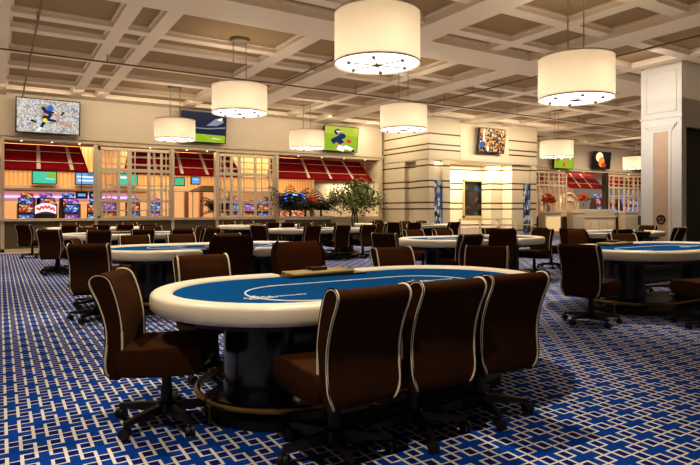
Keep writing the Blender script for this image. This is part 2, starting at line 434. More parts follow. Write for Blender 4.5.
glass_art = vor_screen('blue_glass_art', [(0, (.02, .03, .05)), (.35, (.05, .10, .22)), (.55, (.30, .34, .40)), (.75, (.60, .58, .52)), (.9, (.08, .14, .35))], 12.0, .12, (1, 1, .6))  # faint emission added so the unlit glass cells show
for x0, x1, l in ((13.74, 14.12, 'tall blue and white glass art strip at the striped block corner'), (18.64, 18.98, 'tall blue and white glass art strip at the far end of the striped block')):
    o = MB().box(x0, x1, 16.42, 16.49, .3, 2.35).build('glass_art_strip', glass_art, smooth=False); tag(o, l, 'glass art')
t = thing('cashier_rail', 'cream queue rail with two bars before the striped cashier window', 'railing', (16.6, 15.95, 0))
for z in (.62, .86): MB().box(-2.0, 2.0, -.03, .03, z, z + .05).build('bar', 'cream', t, smooth=False)
for x in (-1.97, -.95, .0, 1.0, 1.95): MB().box(x - .025, x + .025, -.025, .025, 0, .9).build('post', 'cream', t, smooth=False)
struct(MB().box(14.5, 18.0, 16.9, 17.5, 0, .55).build('trim_9', 'cream', smooth=False))

# ------------------------------------------------------------------ white pillar and the dark opening beside it
b = MB()
b.box(13.42, 13.62, 7.20, 8.18, 0, ZC); b.box(13.62, 19, 7.24, 8.1, 3.25, ZC)
b.box(13.40, 13.63, 7.18, 8.20, 3.40, 3.44)
b.box(13.64, 19, 7.19, 7.30, 3.16, 3.25)
for y0, y1 in ((7.32, 7.35), (8.03, 8.06)): b.box(13.405, 13.425, y0, y1, 3.55, 4.50)
for z in (3.55, 4.47): b.box(13.40, 13.425, 7.325, 8.055, z, z + .03)
for q in range(3): b.box(13.40 - .012 * q, 13.43, 7.46 - .05 * (q + 1), 7.90 + .05 * (q + 1), 3.08 + .065 * q, 3.145 + .065 * q)
for y0, y1 in ((7.44, 7.50), (7.86, 7.92)): b.box(13.40, 13.43, y0, y1, 0.1, 3.08)
b.box(13.38, 13.425, 7.15, 8.23, 0, .2)
struct(b.build('pillar', 'white', smooth=False))
struct(MB().box(13.41, 13.43, 7.50, 7.86, .2, 3.08).build('trim_10', 'marble', smooth=False))
struct(MB().box(13.62, 19, 7.42, 7.6, 0, 3.25).build('wall_right', 'darkbrown', smooth=False))  # dark brown sheet standing in for the darkness of the opening
t = thing('round_emblem', 'dark round bronze ornament low on the white pillar', 'ornament', (13.40, 7.675, 1.0))
pts = [(0, .09 * cos(a), .09 * sin(a)) for a in [2 * pi * i / 20 for i in range(20)]]
MB().tube(pts, .02, 6, True).build('ring', 'bronze', t)
MB().tube([(0, -.05, -.03), (0, .0, .06), (0, .05, -.02), (0, -.02, 0)], .016, 6).build('scroll', 'bronze', t)

# ------------------------------------------------------------------ televisions
def em(name, c, s=1.0): return mat(name, tuple(x * .1 for x in c), 0.4, emit=c, es=s * .75, spec=.1)
CC = {'navy': em('pic_navy', (.012, .03, .09), 1), 'skin': em('pic_skin', (.55, .25, .12), 1), 'yellow': em('pic_yellow', (.8, .65, .03), 1), 'blue': em('pic_blue', (.05, .14, .40), 1),
      'whitep': em('pic_white', (.85, .85, .82), 1), 'grass': em('pic_grass', (.28, .42, .03), 1), 'lime': em('pic_lime', (.42, .48, .05), 1), 'night': em('pic_night', (.02, .025, .05), 1), 'grey': em('pic_grey', (.25, .25, .30), 1),
      'redp': em('pic_red', (.55, .05, .04), 1), 'black': em('pic_black', (.01, .008, .008), 1), 'flame': em('pic_flame', (.85, .30, .05), 1), 'glow': em('pic_glow', (1, .72, .42), 1.2), 'teal': em('pic_teal', (.08, .52, .36), 1.0), 'cyan': em('pic_cyan', (.15, .40, .75), 1.0)}
CROWD = vor_screen('pic_crowd', [(0, (.75, .74, .68)), (.25, (.55, .45, .35)), (.42, (.80, .78, .72)), (.6, (.35, .35, .38)), (.75, (.22, .30, .45)), (.86, (.6, .42, .25))], 30, .62)
FANS = vor_screen('pic_fans', [(0, (.02, .01, .01)), (.3, (.75, .25, .03)), (.5, (.05, .02, .01)), (.62, (.85, .50, .08)), (.8, (.8, .72, .55)), (.9, (.30, .05, .02))], 15, .75)
def ell(cx, cy, rx, ry, rot=0, n=14):
    return [(cx + rx * cos(a) * cos(rot) - ry * sin(a) * sin(rot), cy + rx * cos(a) * sin(rot) + ry * sin(a) * cos(rot)) for a in [2 * pi * i / n for i in range(n)]]
def limb(x0, y0, x1, y1, w0, w1):
    d = math.hypot(x1 - x0, y1 - y0); nx, ny = -(y1 - y0) / d, (x1 - x0) / d
    return [(x0 + nx * w0, y0 + ny * w0), (x0 - nx * w0, y0 - ny * w0), (x1 - nx * w1, y1 - ny * w1), (x1 + nx * w1, y1 + ny * w1)]
def tv(name, label, x, y, z, w, h, tilt, bg, shapes, yaw=0, hang=True):
    t = thing(name, label, 'television', (x, y, z)); t.rotation_euler = (rad(tilt), 0, rad(yaw))
    MB().box(-w / 2 - .03, w / 2 + .03, -.03, .05, -h / 2 - .03, h / 2 + .03).build('frame', 'blackframe', t, smooth=False)
    MB().quad((-w / 2, -.034, -h / 2), (w / 2, -.034, -h / 2), (w / 2, -.034, h / 2), (-w / 2, -.034, h / 2)).build('screen', bg, t, smooth=False)
    if shapes:
        b = MB(); ms = []
        for i, (poly, c) in enumerate(shapes):
            if c not in ms: ms.append(c)
            b.cur = ms.index(c)
            n = len(poly); yy = -.036 - .0006 * i
            b.add([((px - .5) * w, yy, (.5 - py) * h) for px, py in poly], [tuple(range(n))])
        b.build('picture', [CC[c] for c in ms], t, smooth=False)
    if hang: MB().box(-.12, .12, .05, .30, -.12, .2).build('bracket', 'blackframe', t, smooth=False)
    return t
tv('television', 'wide television showing a leaping baseball player before a pale crowd', 1.23, W - .32, 3.97, 1.62, .95, 9, CROWD, [
    (ell(.52, .25, .055, .10), 'blue'), (limb(.52, .33, .44, .62, .075, .055), 'navy'), (limb(.47, .40, .40, .22, .04, .03), 'navy'), (limb(.45, .60, .38, .85, .035, .022), 'navy'), (limb(.46, .58, .62, .63, .04, .03), 'navy'),
    (limb(.62, .63, .70, .66, .035, .025), 'skin'), (limb(.40, .42, .49, .46, .035, .03), 'skin'), (limb(.55, .42, .72, .42, .022, .018), 'skin'), (limb(.70, .44, .745, .33, .012, .02), 'black'), (ell(.44, .62, .04, .065), 'yellow'),
    (limb(.38, .84, .33, .95, .03, .02), 'whitep'), (limb(.72, .72, .86, .76, .02, .03), 'skin'), (limb(.22, .64, .30, .70, .03, .02), 'black')])
tv('television', 'television showing a dark stadium above a bright green pitch', 5.85, W - .28, 4.02, 1.50, .98, 8, CC['night'], [
    ([(0, .72), (1, .75), (1, 1), (0, 1)], 'grass'), ([(0, .52), (.6, .52), (1, .45), (1, .49), (.6, .56), (0, .55)], 'grey'), ([(.55, .45), (.75, .2), (.92, .12), (.95, .3), (.8, .42)], 'grey'), ([(.78, .22), (.92, .14), (.9, .26)], 'whitep'),
    ([(.22, .74), (.26, .74), (.28, .96), (.22, .96)], 'whitep'), ([(.45, .73), (.48, .73), (.80, .98), (.74, .98)], 'lime'), ([(.7, .84), (.9, .87), (.9, .89), (.7, .87)], 'whitep')])
tv('television', 'television showing a helmeted navy football player on yellow green grass', 11.22, W - .28, 3.98, 1.48, .92, 8, CC['grass'], [
    ([(0, 0), (1, 0), (1, .35), (0, .3)], 'lime'), (ell(.38, .22, .11, .12), 'navy'), (ell(.42, .26, .05, .06), 'skin'), (limb(.30, .45, .50, .70, .14, .12), 'navy'), (ell(.52, .38, .11, .12), 'navy'), (limb(.24, .55, .33, .72, .06, .06), 'navy'),
    (limb(.32, .68, .45, .78, .06, .05), 'skin'), (limb(.60, .50, .72, .60, .05, .04), 'skin'), (ell(.74, .58, .07, .08), 'redp'), (limb(.40, .85, .62, .92, .10, .12), 'whitep'), (limb(.60, .80, .86, .92, .08, .06), 'whitep'), (ell(.88, .96, .05, .04), 'black'),
    (limb(.34, .2, .48, .19, .03, .02), 'whitep')])
tv('television', 'tilted television showing an orange crowd on the striped cashier block', 16.4, 16.08, 3.95, 1.36, .90, 8, FANS, [(limb(.14, .05, .16, .55, .03, .03), 'whitep'), ([(0, .62), (.16, .55), (.2, .8), (.02, .85)], 'blue'), (ell(.34, .85, .05, .12), 'whitep'), (ell(.05, .12, .06, .07), 'flame')])
tv('television', 'small green football television half hidden behind the far pendant lamp', 24.35, W - .28, 3.84, 1.45, .95, 6, CC['grass'], [
    (ell(.15, .55, .06, .12), 'redp'), (ell(.35, .45, .05, .14), 'whitep'), (ell(.62, .6, .07, .16), 'skin'), (ell(.8, .4, .05, .12), 'whitep'), (ell(.5, .8, .06, .1), 'redp')])
tv('television', 'television with a glowing orange picture high on the far wall', 27.45, W - .28, 3.92, 1.42, .86, 6, CC['black'], [
    (ell(.32, .32, .22, .3), 'glow'), (ell(.46, .62, .18, .32), 'flame'), (ell(.6, .8, .14, .15), 'redp'), (ell(.25, .2, .08, .1), 'whitep')])
tv('television', 'dark television mostly hidden behind the lamp next to the pillar', 31.2, W - .28, 3.95, 1.42, .86, 6, CC['black'], [])
tv('television', 'teal screen television on the wood band under the first red awning', 1.38, W + 4.0, 2.40, .74, .42, 0, CC['teal'], [([(.5, .1), (1, .1), (1, .5), (.7, .45)], 'grass'), ([(.55, .55), (.95, .62), (.95, .66), (.55, .6)], 'whitep')], hang=False)
tv('television', 'blue screen television on the wood band beside the first lattice', 2.73, W + 4.0, 2.40, .66, .40, 0, CC['cyan'], [([(.05, .25), (.95, .3), (.95, .42), (.05, .4)], 'whitep'), ([(.1, .6), (.9, .62), (.9, .75), (.1, .75)], 'whitep'), ([(.6, .05), (.9, .05), (.9, .2), (.6, .2)], 'blue')], hang=False)
tv('television', 'teal screen television seen through the first lattice screen', 4.2, W + 4.0, 2.40, .70, .42, 0, CC['teal'], [([(.1, .2), (.5, .2), (.5, .4), (.1, .4)], 'whitep')], hang=False)
tv('television', 'small teal television hanging under the second awning', 5.65, W + 2.0, 2.28, .34, .26, 0, CC['teal'], [([(.2, .5), (.8, .5), (.8, .8), (.2, .8)], 'grass')], hang=False)
tv('television', 'small blue television hanging beside the teal one under the second awning', 6.25, W + 2.0, 2.34, .30, .24, 0, CC['cyan'], [([(.2, .3), (.8, .3), (.8, .4), (.2, .4)], 'whitep')], hang=False)

# ------------------------------------------------------------------ slot machines beyond the openings
SCR = [vor_screen('slot_screen_purple', [(0, (.35, .06, .55)), (.4, (.75, .25, .65)), (.65, (.10, .10, .55)), (.85, (.9, .7, .6))], 18, .55),
       vor_screen('slot_screen_blue', [(0, (.04, .14, .60)), (.4, (.20, .50, .85)), (.65, (.02, .04, .25)), (.85, (.8, .85, .9))], 18, .55),
       vor_screen('slot_screen_red', [(0, (.65, .05, .04)), (.4, (.85, .45, .08)), (.65, (.25, .02, .05)), (.85, (.9, .8, .6))], 18, .55)]
SN = ['purple', 'blue', 'red']
protos = {}
def slot(kind, x, y, rz, label, grp):
    if kind not in protos:
        t = thing('slot_machine', label, 'slot machine', (x, y, 0), rz, grp)
        b = MB(); b.rings([[(px, -.30, 0), (px, -.30, .62), (px, -.36, .70), (px, -.34, .78), (px, -.16, .84), (px, -.10, 1.30), (px, -.06, 1.36), (px, -.02, 1.72), (px, .20, 1.72), (px, .28, 1.2), (px, .28, 0)] for px in (-.29, .29)])
        b.build('cabinet', 'slotbody', t, ang=20)
        MB().quad((-.24, -.172, .86), (.24, -.172, .86), (.24, -.112, 1.28), (-.24, -.112, 1.28)).build('main_screen', SCR[kind], t, smooth=False)
        MB().quad((-.24, -.067, 1.38), (.24, -.067, 1.38), (.24, -.033, 1.68), (-.24, -.033, 1.68)).build('top_screen', SCR[(kind + 1) % 3], t, smooth=False)
        d = MB().box(-.26, .26, -.37, -.20, .74, .79).build('button_deck', 'slotchrome', t, bevel=.01)
        b = MB(); b.rings([[(-.22, yy, 1.72), (.22, yy, 1.72), (.24, yy, 1.86), (.10, yy, 1.92), (-.10, yy, 1.92), (-.24, yy, 1.86)] for yy in (.04, .12)]); b.build('topper', SCR[kind], t, smooth=False)
        protos[kind] = t; return t
    c = copy_tree(protos[kind]); c.location = (x, y, 0); c.rotation_euler.z = rz; c['label'] = label; c['group'] = grp
    return c
G1 = 'slot machines seen through the openings'
words = ['first', 'second', 'third', 'fourth', 'fifth', 'sixth', 'seventh']
def slot_row(xs, y, kinds, where, rz=0, big=1):
    for i, (x, k) in enumerate(zip(xs, kinds)):
        slot(k, x + random.uniform(-.04, .04), y + random.uniform(-.25, .25), rz + random.uniform(-.3, .3), 'slot machine with %s screens, %s of the row %s' % (SN[k], words[i], where), G1).scale = (big, big, big)
slot_row([0.75, 1.45, 2.15, 2.8], W + 2.3, [1, 2, 0, 1], 'under the first red awning', big=.84)
slot_row([0.9, 1.6, 2.35], W + 6.0, [2, 0, 1], 'under the purple neon strip')
slot_row([3.45, 4.2, 4.95], W + 3.0, [2, 1, 0], 'behind the first lattice screen', big=.88)
slot_row([7.9, 8.5, 9.1], W + 2.4, [0, 2, 1], 'behind the second lattice screen', big=.86)
slot_row([11.0, 11.75], W + 6.0, [2, 0], 'behind the dark palms')
slot_row([24.2, 25.0], W + 3.0, [0, 1], 'behind the lattice by the striped block')
slot_row([30.6, 31.4, 32.2, 33.0, 33.8, 34.6], W + 2.2, [1, 0, 1, 0, 1, 0], 'next to the white pillar', big=1.15)
t = thing('casino_sign', 'curved white and red glowing sign among the slot machines under the first awning', 'sign', (1.28, W + 1.75, 0)); t.scale.x = .72
MB().box(-.40, .40, 0, .3, 0, 1.12).build('cabinet', 'slotbody', t, bevel=.02)
sg = [(-.42 + .84 * i / 12, .28 + .10 * sin(pi * i / 12)) for i in range(13)] + [(.42 - .84 * i / 12, .02 + .08 * sin(pi * i / 12)) for i in range(13)]
b = MB(); b.rings([[(x, yy, z + 1.08) for x, z in sg] for yy in (-.05, .05)]); b.build('sign_face', em('sign_white', (.9, .82, .85), 1.0), t)
MB().tube([(-.36 + .72 * i / 20, -.07, 1.24 + .09 * sin(pi * i / 20) + .04 * sin(i * 1.5)) for i in range(21)], .035, 6).build('sign_stroke', em('sign_red', (.8, .04, .03), 1.0), t)
for i, x in enumerate((2.55, 3.0)):
    t = thing('hanging_screen', 'small black screen with a blue picture, %s over the slot machines by the first lattice' % ('one' if i else 'other'), 'screen', (x, W + 3.6, 1.78), group='small black screens over the slots')
    t['label'] = 'small black screen with blue glow hanging beside the first lattice, %s' % ('nearer the lattice' if i else 'nearer the curved sign')
    MB().box(-.20, .20, -.03, .03, -.13, .13).build('frame', 'blackframe', t, smooth=False)
    MB().quad((-.13, -.034, -.05), (.13, -.034, -.05), (.13, -.034, .05), (-.13, -.034, .05)).build('screen', CC['cyan'], t, smooth=False)
    MB().tube([(0, 0, .13), (0, 0, 1.97)], .015, 6).build('drop_rod', 'blackframe', t)
t = thing('prize_wheel', 'round blue neon wheel glowing between the dark palms', 'neon wheel', (11.6, W + 4.6, 0))
wheel_pts = [(.0 + .46 * cos(a), -.06, 1.75 + .46 * sin(a)) for a in [2 * pi * i / 28 for i in range(28)]]
MB().tube(wheel_pts, .06, 8, True).build('neon_ring', em('neon_blue', (.05, .18, 1.0), 2.2), t)
b = MB(); b.rings([[(.42 * cos(a), yy, 1.75 + .42 * sin(a)) for a in [2 * pi * i / 28 for i in range(28)]] for yy in (-.03, .05)]); b.build('disc', 'slotbody', t)
MB().box(-.5, .5, -.1, .5, 0, 1.3).build('pedestal', SCR[2], t, smooth=False)
MB().tube([(.16, -.06, 1.93), (-.02, -.06, 1.98), (-.16, -.06, 1.8), (-.1, -.06, 1.58), (.12, -.06, 1.55)], .04, 6).build('neon_letter', em('neon_pale', (.3, .6, 1.0), 2), t)

flowers_spec = (9.9, W - .42, .99, .2, 'low red orange flowers between the palms in the planter')
b = MB()
for x in (6.2, 6.85, 7.5, 8.15, 8.8): b.box(x, x + .16, W + 5.6, W + 5.8, 0, 2.3)
b.box(6.1, 9.0, W + 5.55, W + 5.85, 2.2, 2.5)
for z in (1.98, 2.3): b.box(-1, 5.5, W + 6.75, W + 6.9, z, z + .07)
struct(b.build('trim_11', 'cream', smooth=False))
t = thing('brown_canopy', 'dark brown sloped canopy seen under the second red awning', 'canopy', (7.2, W + 3.6, 2.0))
b = MB(); b.rings([[(-.7, -.5, 0), (.55, -.5, 0), (.62, .5, 0), (-.62, .5, 0)], [(-.25, -.2, .22), (.4, -.2, .22), (.4, .3, .22), (-.2, .3, .22)]]); b.build('canopy_top', 'darkbrown', t, smooth=False)
for x in (-.6, .5): MB().tube([(x, 0, -2.0), (x, 0, .02)], .03, 6).build('post', 'gold_lattice', t)

# arched booth, desk and flowers at the right
t = thing('arched_booth', 'pale arched booth under the dark red awning', 'booth', (28.0, W + 2.2, 0))
arch = [(-.75, 0)] + [(.75 * cos(a), 1.45 + .75 * sin(a)) for a in [pi - pi * i / 16 for i in range(17)]] + [(.75, 0)]
b = MB(); b.rings([[(x, y, z) for x, z in arch] for y in (0, .3)]); b.build('arch_panel', 'cream', t)
b = MB(); b.tube([(x * 1.02, -.03, z * 1.01) for x, z in arch], .05, 8); b.build('arch_trim', 'gold_lattice', t)
MB().tube([(-.5, -.05, 1.45), (-.3, -.05, 1.75), (0, -.05, 1.85), (.3, -.05, 1.75), (.5, -.05, 1.45)], .03, 6).build('arch_line', 'gold_lattice', t)
t = thing('reception_desk', 'pale reception desk with white stone top below the arched booth', 'desk', (27.45, W - .1, 0))
MB().box(-1.5, 1.5, 0, .55, 0, .84).build('body', 'cream', t, bevel=.01); MB().box(-1.53, 1.53, -.05, .6, .84, .92).build('worktop', 'counter_top', t, bevel=.01)
for i in range(4): MB().box(-1.4 + i * .72, -.76 + i * .72, -.02, 0, .12, .66).build('door', 'gold_lattice', t, bevel=.008)
MB().box(-1.45, 1.45, .02, .5, .925, 1.30).build('back_ledge', 'cream', t, bevel=.01)
for x, w, l, m in ((23.2, 1.2, 'square cream pedestal with a lit front beside the striped block', 'glow_panel'), (25.2, .9, 'square cream pedestal beside the reception desk', 'cream'), (29.7, 1.2, 'square cream pedestal beside the dark post', 'cream')):
    t = thing('square_pedestal', l, 'pedestal', (x, W - .55, 0))
    MB().box(-w / 2, w / 2, 0, .4, 0, 1.08).build('body', 'cream', t, bevel=.01); MB().box(-w / 2 - .03, w / 2 + .03, -.03, .43, 1.08, 1.15).build('top', 'counter_top', t, bevel=.01)
    MB().box(-w / 2 + .08, w / 2 - .08, -.015, 0, .2, .92).build('front_panel', m, t, smooth=False)
def flowers(x, y, z, r, label):
    t = thing('flower_arrangement', label, 'flowers', (x, y, z))
    MB().lathe([(.07, 0), (.10, .1), (.07, .28), (.09, .34)], seg=14).build('vase', 'vase', t)
    b = MB()
    for i in range(70):
        a, e, q = random.uniform(0, 2 * pi), random.uniform(-.3, 1.4), r * random.uniform(.55, 1)
        c = Vector((q * cos(a) * cos(e), q * sin(a) * cos(e), .55 + q * sin(e)))
        b.lathe([(.01, -.04), (.07, 0), (.05, .05), (.01, .06)], c, 6)
    b.build('blossoms', 'orange_flower', t)
    b = MB()
    for i in range(30):
        a = random.uniform(0, 2 * pi); c = Vector((.2 * cos(a), .2 * sin(a), .4)); d = Vector((cos(a) * .3, sin(a) * .3, random.uniform(-.1, .25)))
        n = Vector((-sin(a), cos(a), 0)) * .05
        b.quad(c, c + d / 2 + n, c + d, c + d / 2 - n)
    b.build('leaves', 'leaf', t, smooth=False)
flowers(23.1, W - .35, 1.15, .34, 'round orange flower arrangement on the lit pedestal by the striped block')
flowers(26.6, W + .25, 1.30, .28, 'orange flower arrangement on the reception desk ledge')

flowers(*flowers_spec)
# ------------------------------------------------------------------ plants
def ficus(x, y, label):
    t = thing('ficus_tree', label, 'tree', (x, y, 0))
    b = MB(); tips = []
    for i in range(4):
        a = i * pi / 2 + .4
        p = [(.07 * cos(a), .07 * sin(a), .3), (.10 * cos(a + .6), .10 * sin(a + .6), .9), (.09 * cos(a + 1.4), .09 * sin(a + 1.4), 1.35), (.3 * cos(a + 1.6), .3 * sin(a + 1.6), 1.9)]
        b.tube([tuple(q) for q in catmull(p, 4)], .028, 7)
        for j in range(4):
            an = a + random.uniform(-.8, 1.4)
            e = (random.uniform(.4, .95) * cos(an), random.uniform(.4, .9) * sin(an), random.uniform(1.5, 2.3))
            b.tube([p[2], ((p[2][0] + e[0]) / 2, (p[2][1] + e[1]) / 2, e[2] * .5 + .8), e], [.018, .012, .005], 5); tips.append(Vector(e))
    b.build('trunk', 'trunk', t)
    b = MB()
    for i in range(3000):
        if random.random() < .72:
            e = random.choice(tips); c = e + Vector((random.gauss(0, .18), random.gauss(0, .18), random.gauss(-.05, .17)))
        else:
            a = random.uniform(0, 2 * pi); q = random.uniform(.05, .6); c = Vector((q * cos(a) + .1, q * sin(a), random.uniform(1.4, 2.35)))
        d = Vector((random.uniform(-1, 1), random.uniform(-1, 1), random.uniform(-1.3, .3))).normalized() * random.uniform(.08, .13)
        n = d.cross(Vector((random.uniform(-1, 1), random.uniform(-1, 1), random.uniform(-1, 1)))).normalized() * .034
        b.quad(c, c + d * .5 + n, c + d, c + d * .5 - n)
    b.build('foliage', 'leaf', t, smooth=False)
    p = MB().lathe([(.20, 0), (.26, .02), (.30, .42), (.27, .45), (.24, .38)], seg=20).build('pot', 'olive', t)
ficus(11.62, 18.55, 'leafy green ficus tree standing before the pale alcove')
def palm(x, y, z, r, label, n=26):
    t = thing('potted_palm', label, 'palm', (x, y, z), group='dark palms in the planter')
    MB().tube([(0, 0, -.05), (.01, .01, .12), (0, 0, .30)], [.05, .04, .03], 7).build('stem', 'trunk', t)
    b = MB()
    for i in range(n):
        a = 2 * pi * i / n + random.uniform(-.2, .2); L = r * random.uniform(.75, 1.1); lift = random.uniform(.5, 1.45)
        P = [Vector((L * s * cos(a), L * s * sin(a), .28 + L * (lift * 1.3 * s - .9 * s * s))) for s in [q / 9 for q in range(10)]]
        side = Vector((-sin(a), cos(a), 0))
        for q in range(1, 10):
            w = .26 * L * sin(pi * (q / 10) ** .7) + .03; d = (P[q] - P[q - 1])
            for sg in (-1, 1):
                b.quad(P[q - 1], P[q - 1] + d * .35, P[q - 1] + d * 1.1 + side * sg * w + Vector((0, 0, -.65 * w)), P[q - 1] + d * .75 + side * sg * w * .85 + Vector((0, 0, -.65 * w)))
        b.tube([tuple(p) for p in P], .008, 4)
    b.build('fronds', 'palm', t, smooth=False)
t = thing('palm_planter', 'cream framed planter box with dark panel holding the palms', 'planter', (9.75, W - .1, 0))
b = MB(); b.box(-1.02, 1.02, -.3, .3, .02, .92); b.build('panel', 'olive', t, smooth=False)
b = MB(); b.box(-1.06, 1.06, -.34, .34, .88, 1.0); b.box(-1.06, -.96, -.34, .34, 0, .9); b.box(.96, 1.06, -.34, .34, 0, .9); b.build('frame', 'cream', t, smooth=False)
palm(9.15, W - .1, 1.0, .95, 'dark palm at the lattice end of the cream planter')
palm(9.85, W + .05, 1.0, .6, 'low dark palm in the middle of the cream planter')
palm(10.45, W - .1, 1.0, .9, 'dark spreading palm at the ficus end of the cream planter')
palm(6.9, W + 1.2, .9, .7, 'dark palm seen through the second lattice screen')

# ------------------------------------------------------------------ pendant drum lamps
PD = .56
def make_lamp(x, y, z, hh, label, rz):
    t = thing('drum_pendant_lamp', label, 'pendant lamp', (x, y, z), rz, 'cream drum pendant lamps')
    top = ZC - z
    b = MB(); b.lathe([(PD, .0), (PD, hh)], seg=56, cap=False)
    b.build('shade', 'shade', t)
    for z in (-.004, hh - .014): MB().lathe([(PD + .004, z), (PD + .004, z + .022)], seg=56, cap=False).build('shade_trim', 'piping', t)
    MB().lathe([(0.001, 0.012), (PD - .018, .012), (PD - .018, .02), (0.001, .02)], seg=56, cap=False).build('diffuser', 'diffuser', t)
    h = MB().lathe([(.0, -.03), (.03, -.028), (.055, -.01), (.05, .01)], seg=16).build('hub', 'nickel', t)
    for i in range(6):
        a = pi / 3 * i + .25
        ar = MB().tube([(.04 * cos(a), .04 * sin(a), -.012), (.40 * cos(a), .40 * sin(a), -.012)], .008, 6).build('arm', 'darknickel', t)
        MB().lathe([(.0, -.035), (.02, -.03), (.028, -.012), (.02, .01)], (.40 * cos(a), .40 * sin(a), 0), 10).build('knob', 'darknickel', ar)
    for x in (-.13, .13): MB().tube([(x, 0, .02), (x, 0, top)], .010, 6).build('rod', 'nickel', t)
    MB().lathe([(.20, top - .07), (.205, top - .05), (.19, top), (.0, top)], seg=24).build('canopy', 'nickel', t)
    return t
lamps = [(4.22, 6.18, 3.12, 'largest cream drum pendant lamp, cut by the top of the photo'),
         (7.62, 5.70, 2.93, 'large cream drum pendant lamp near the white pillar'),
         (4.2, 11.15, 3.20, 'cream drum pendant lamp hanging over the second poker table'),
         (4.25, 16.4, 3.22, 'small cream drum pendant lamp overlapping the dark stadium television'),
         (8.2, 10.9, 3.13, 'cream drum pendant lamp before the corner of the striped block'),
         (8.4, 16.3, 3.20, 'small cream drum pendant lamp beside the football player television'),
         (16.6, 13.2, 3.08, 'far cream drum pendant lamp before the green football television'),
         (25.2, 15.6, 3.15, 'farthest cream drum pendant lamp, cut by the pillar edge')]
for i, (x, y, z, l) in enumerate(lamps):
    for q in (0, 1, 2): bl = bpy.data.lights.new('lamp_bulb', 'POINT'); bl.energy = 1.25; bl.color = (1, .82, .62); bl.shadow_soft_size = .06; bo = bpy.data.objects.new('lamp_bulb', bl); COL.objects.link(bo); bo.location = (x + .33 * cos(q * 2.094 + .4), y + .33 * sin(q * 2.094 + .4), z + .30)
    make_lamp(x, y, z, (.66, .64)[i] if i < 2 else .56, l, rad(-25) if i == 0 else rad(-31 + 7 * i))

# thin bronze pipes under the ceiling
def pipe(pts, label):
    t = thing('ceiling_pipe', label, 'pipe', (0, 0, 0))
    MB().tube(pts, .018, 6).build('pipe_run', 'rod', t)
    P = [Vector(p) for p in pts]
    for a, c in zip(P[:-1], P[1:]):
        n = max(1, int((c - a).length / 3.0))
        for i in range(n):
            q = a.lerp(c, (i + .5) / n)
            MB().tube([q, (q.x, q.y, ZC)], .008, 5).build('hanger', 'rod', t)
pipe([(.56, .5, 4.45), (.56, W - .1, 4.45)], 'straight brown ceiling pipe ending above the baseball television')
pipe([(-6, 13.35, 4.44), (26, 13.35, 4.44)], 'long brown ceiling pipe crossing the room parallel to the far wall')
pipe([(6.1, 10.0, 4.45), (6.1, 13.3, 4.45)], 'short brown ceiling pipe over the third row of tables')
pipe([(10.95, 2, 4.42), (10.95, 13.3, 4.42)], 'brown ceiling pipe running past the pillar side pendant lamp')
t = thing('air_vent_slot', 'thin dark slot in a tan coffer between the two big lamps', 'vent', (8.0, 8.0, 4.795))
MB().box(-.62, .62, -.03, .03, 0, .01).build('slot_opening', 'blackframe', t, smooth=False)

